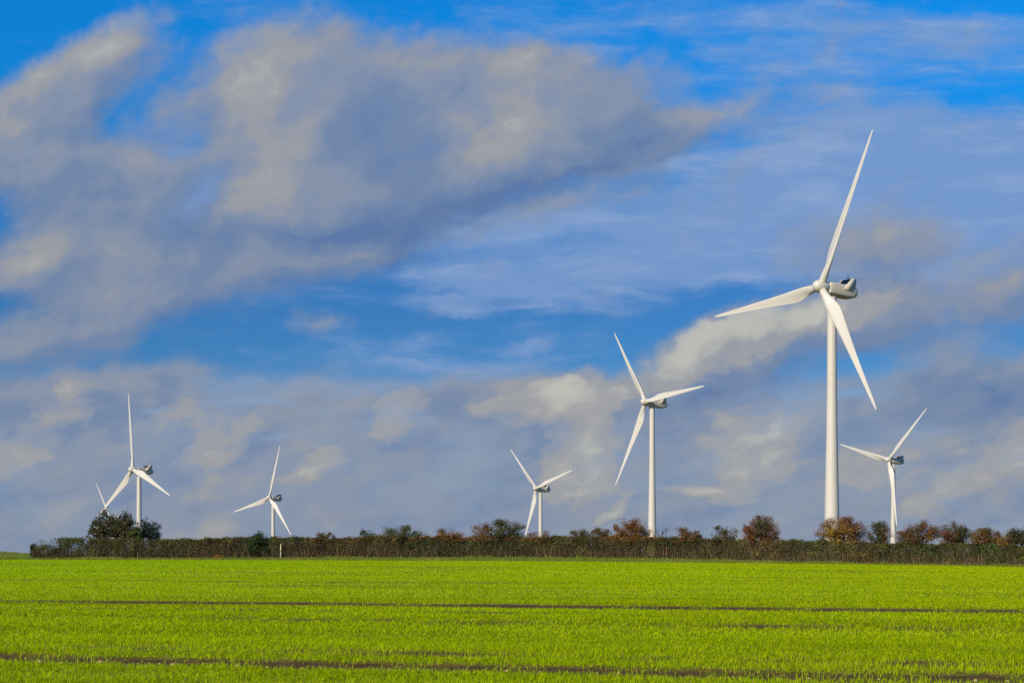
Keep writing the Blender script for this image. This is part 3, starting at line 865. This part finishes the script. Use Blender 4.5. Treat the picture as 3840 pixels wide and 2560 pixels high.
def blade_mesh():
    rs = [1.35, 1.9, 2.4, 2.9, 3.5, 4.1, 4.8, 5.6, 6.4, 7.2, 8.0, 8.8, 9.7, 10.8, 12, 13.5, 16, 20, 24, 28, 32, 35, 37.5, 39, 39.7, 40.0]
    mb = MB(); rings = []
    for r in rs:
        c = lerp_tab(r, [1.3, 2.6, 5, 8.3, 11, 16, 24, 32, 37.5, 39, 39.7, 40], [1.86, 1.86, 2.6, 3.42, 3.15, 2.55, 1.78, 1.16, .78, .56, .34, .10])
        th = lerp_tab(r, [1.3, 2.6, 5, 8.3, 11, 16, 24, 32, 40], [1.86, 1.86, 1.55, 1.15, .85, .56, .33, .19, .03])
        k = lerp_tab(r, [2.4, 6.5], [0, 1]); k = k * k * (3 - 2 * k)                   # circle to aerofoil
        tw = R(lerp_tab(r, [1.3, 8, 14, 22, 30, 40], [19, 17, 11.5, 7, 4.5, 3]))
        off = lerp_tab(r, [2.4, 8.3, 14, 40], [0, .20, .22, .16]) * c                  # chord moves aft of the pitch axis
        ring = []
        for i in range(24):
            a = 2 * math.pi * i / 24
            cx_, sy_ = math.cos(a), math.sin(a)
            xa = cx_ * c / 2
            ya = sy_ * th / 2 * (1 - k + k * (.58 + .50 * cx_))
            xa -= off
            ya += k * .03 * c * (1 - cx_ * cx_)
            e1 = (math.cos(tw), -math.sin(tw)); e2 = (math.sin(tw), math.cos(tw))
            X = xa * e1[0] + ya * e2[0]; Y = xa * e1[1] + ya * e2[1]
            bend = -.9 * (r / 40) - .4 * (r / 40) ** 2
            ring.append((X, Y + bend, r))
        rings.append(ring)
    mb.rings(rings)
    return mb


def flange_mesh():
    mb = MB()
    for r0, r1, ra in ((1.42, 1.62, 1.06),):
        n = 28
        mb.rings([[(ra * s * math.cos(2 * math.pi * i / n), ra * s * math.sin(2 * math.pi * i / n), z) for i in range(n)]
                  for (s, z) in ((.86, r0 - .02), (1, r0), (1, r1), (.9, r1 + .03))])
    return mb


def hub_mesh():
    mb = MB(); n = 40
    prof = [(-2.45, .05), (-2.40, .34), (-2.22, .72), (-1.9, 1.10), (-1.4, 1.42), (-.8, 1.60), (0, 1.68), (.9, 1.66), (1.5, 1.58), (1.62, 1.45)]
    mb.rings([[(r * math.cos(2 * math.pi * i / n), y, r * math.sin(2 * math.pi * i / n)) for i in range(n)] for (y, r) in prof])
    return mb


def nacelle_mesh():
    mb = MB()
    def sec(y, w, zt, zb, ch):
        r = .22
        return [(-w + r, y, zt), (w - r, y, zt), (w - .06, y, zt - .06), (w, y, zt - r), (w, y, zb + ch), (w - .12, y, zb + ch * .55), (w - ch * 1.1, y, zb), (-w + ch * 1.1, y, zb),
                (-w + .12, y, zb + ch * .55), (-w, y, zb + ch), (-w, y, zt - r), (-w + .06, y, zt - .06)]
    S = [(1.72, 1.45, 1.05, -1.35, .4), (1.80, 1.66, 1.22, -1.62, .5), (3.0, 1.72, 1.28, -1.78, .52), (8.0, 1.74, 1.30, -1.86, .52), (9.6, 1.72, 1.26, -1.80, .55),
         (10.6, 1.66, 1.10, -1.55, .55), (11.2, 1.52, .82, -1.20, .5), (11.5, 1.25, .45, -.80, .4)]
    mb.rings([sec(*s) for s in S])
    return mb


def panel_mesh(sx):
    """slanted side panel of the rooftop cooler"""
    mb = MB(); x0, x1 = sx * 1.76, sx * 1.96
    pr = [(6.15, .10), (8.8, -.08), (9.75, 1.25), (10.3, 3.1), (8.7, 3.1)]
    n = len(pr)
    v = [(x0, y, z) for y, z in pr] + [(x1, y, z) for y, z in pr]
    mb.add(v, [tuple(range(n)), tuple(range(2 * n - 1, n - 1, -1))] + [(i, i + n, (i + 1) % n + n, (i + 1) % n) for i in range(n)])
    return mb


def prism_x(x0, x1, pr):
    mb = MB(); n = len(pr)
    v = [(x0, y, z) for y, z in pr] + [(x1, y, z) for y, z in pr]
    mb.add(v, [tuple(range(n)), tuple(range(2 * n - 1, n - 1, -1))] + [(i, i + n, (i + 1) % n + n, (i + 1) % n) for i in range(n)])
    return mb


def tower_mesh(H):
    mb = MB(); n = 48
    prof = [(-1.5, 2.02), (0, 2.0), (10, 1.82), (20, 1.62), (30, 1.42), (45, 1.24), (H - 2.1, 1.13), (H - 1.7, 1.13)]
    mb.rings([[(r * math.cos(2 * math.pi * i / n), r * math.sin(2 * math.pi * i / n), z) for i in range(n)] for z, r in prof])
    return mb


def seam_mesh(z):
    mb = MB(); n = 48
    r = float(np.interp(z, [0, 10, 20, 30, 45, HUB_H], [2.0, 1.82, 1.62, 1.42, 1.24, 1.13])) + .012
    mb.rings([[(r * s * math.cos(2 * math.pi * i / n), r * s * math.sin(2 * math.pi * i / n), zz) for i in range(n)] for (zz, s) in ((z - .06, .99), (z - .05, 1), (z + .05, 1), (z + .06, .99))])
    return mb


def turbine_proto(label):
    root = thing('wind_turbine', label, 'wind turbine', (0, 0, 0))
    tw = tower_mesh(HUB_H).build('tower', M['white'], root, True)
    for z in (22.5, 45.0): seam_mesh(z).build('flange_seam', M['nacelle'], tw, True)
    MX = Matrix.Translation((0, -OVER, HUB_H)) @ Matrix.Rotation(-TILT, 4, 'X')
    na = nacelle_mesh().build('nacelle', M['nacelle'], root)
    na.matrix_local = MX
    bev = na.modifiers.new('soft_edges', 'BEVEL'); bev.width = .07; bev.segments = 2; bev.limit_method = 'ANGLE'
    for sx in (-1, 1): panel_mesh(sx).build('cooler_panel', M['nacelle'], na)
    prism_x(-1.75, 1.75, [(8.72, 3.09), (8.72, 2.98), (10.15, 2.98), (10.15, 1.2), (10.27, 1.2), (10.27, 3.09)]).build('cooler_hood', M['nacelle'], na)
    prism_x(-1.75, 1.75, [(6.95, 1.285), (7.2, 1.285), (7.3, 1.45), (7.06, 1.45)]).build('cooler_lip', M['nacelle'], na)
    prism_x(-1.74, 1.74, [(7.32, 1.455), (7.5, 1.455), (8.86, 2.97), (8.70, 2.97)]).build('cooler_grille', M['grille'], na)
    for (x, y, h) in ((.35, 9.0, 1.1), (-.9, 9.7, 1.2)):
        mb = MB(); mb.tube([(x, y, 3.09), (x, y, 3.09 + h)], [.07, .05], 6)
        mb.build('wind_sensor', M['metal'], na)
    for sx in (-1, 1):
        for y in (7.7, 8.6):
            mb = MB(); mb.box((1.735 if sx > 0 else -1.82, y, -.42), (1.82 if sx > 0 else -1.735, y + .34, -.27))
            mb.build('side_vent', M['white'], na)
    hb = hub_mesh().build('hub', M['blade'], root, True)
    hb.matrix_local = MX
    bl = None
    for k_ in range(3):
        if bl is None: bl = blade_mesh().build('blade', M['blade'], root, True); fl = flange_mesh().build('root_collar', M['nacelle'], bl, True)
        else:
            b2 = bl.copy(); COL.objects.link(b2); b2.parent = root
            f2 = fl.copy(); COL.objects.link(f2); f2.parent = b2
    return root


def pose(root, rec):
    x, y, z, yw, ph = rec
    root.location = (x + OVER * math.sin(R(yw)), y + OVER * math.cos(R(yw)), z - HUB_H)
    root.rotation_euler = (0, 0, -R(yw))
    MX = Matrix.Translation((0, -OVER, HUB_H)) @ Matrix.Rotation(-TILT, 4, 'X')
    for k_, b in enumerate([c for c in root.children if c.name.split('.')[0] == 'blade']):
        b.matrix_local = MX @ Matrix.Rotation(R(ph + 120 * k_), 4, 'Y')
    for c in root.children:
        if c.name.split('.')[0] == 'hub': c.matrix_local = MX @ Matrix.Rotation(R(ph), 4, 'Y')


FEATHERED = {6: 0}          # the farthest machine has one blade turned edge-on


T_LABELS = [
    'tallest white wind turbine, its tower rising behind the red and yellow autumn tree',
    'second tallest white wind turbine, its tower between the orange tree and the leafless tree',
    'small white wind turbine right beside the wide olive brown tree near the middle',
    'white wind turbine at the right whose lowest blade crosses its own tower',
    'white wind turbine with a blade pointing straight up, behind the broad dark tree',
    'small white wind turbine standing alone right of the holly',
    'farthest white wind turbine, mostly hidden behind the broad dark flat topped tree',
]
TG = 'white wind turbines beyond the hedge'


def copy_tree(o, parent=None):
    c = o.copy(); COL.objects.link(c); c.parent = parent
    if parent is not None: c.matrix_local = o.matrix_local.copy()
    for ch in list(o.children): copy_tree(ch, c)
    return c


proto = turbine_proto(T_LABELS[0])
bpy.context.view_layer.update()
roots = [proto] + [copy_tree(proto) for _ in TURB[1:]]
for r_, rec, lb in zip(roots, TURB, T_LABELS):
    tag(r_, lb, 'wind turbine', TG)
    pose(r_, rec)
    k_ = TURB.index(rec)
    if k_ in FEATHERED:
        b_ = [c for c in r_.children if c.name.split('.')[0] == 'blade'][FEATHERED[k_]]
        b_.matrix_local = b_.matrix_local @ Matrix.Rotation(R(-72), 4, 'Z')

# ------------------------------------------------------------------ two birds
def bird(label, X, Yp, dist, span, rz):
    mb = MB()
    n = 10; prof = [(-.5, .01), (-.42, .06), (-.2, .10), (.05, .11), (.3, .07), (.5, .02)]
    mb.rings([[(r * math.cos(2 * math.pi * i / n), y, r * .9 * math.sin(2 * math.pi * i / n)) for i in range(n)] for y, r in prof])
    for sx in (-1, 1):
        v = [(sx * .06, -.16, .03), (sx * .06, .16, .03), (sx * .5, .08, .24), (sx * .5, -.2, .24), (sx * 1.0, .10, .12), (sx * .98, .0, .12)]
        v = v + [(a, b, c - .02) for a, b, c in v]
        mb.add(v, [(0, 1, 2, 3), (3, 2, 4, 5), (6, 9, 8, 7), (9, 11, 10, 8), (0, 3, 9, 6), (1, 7, 8, 2), (3, 5, 11, 9), (2, 8, 10, 4), (4, 10, 11, 5)])
    mb.add([(-.1, .45, 0), (.1, .45, 0), (.14, .72, 0), (-.14, .72, 0), (-.1, .45, .02), (.1, .45, .02), (.14, .72, .02), (-.14, .72, .02)], [(0, 3, 2, 1), (4, 5, 6, 7), (0, 1, 5, 4), (1, 2, 6, 5), (2, 3, 7, 6), (3, 0, 4, 7)])
    o = mb.build('bird', M['bird'])
    o.location = ((X - 1920) / FPX * dist, dist, EYE + (2067 - Yp) / FPX * dist)
    o.scale = (span / 2,) * 3; o.rotation_euler = (R(8), R(12), rz)
    return tag(o, label, 'bird', 'birds in flight')


bird('tiny dark bird in flight above the nacelle at the upright blade', 521, 1691, 260, .42, R(70))
bird('tiny dark bird in flight low over the middle of the hedge', 1495, 1916, 260, .42, R(110))

scene.cycles.max_bounces = 6
scene.cycles.transparent_max_bounces = 6
scene.cycles.use_denoising = False
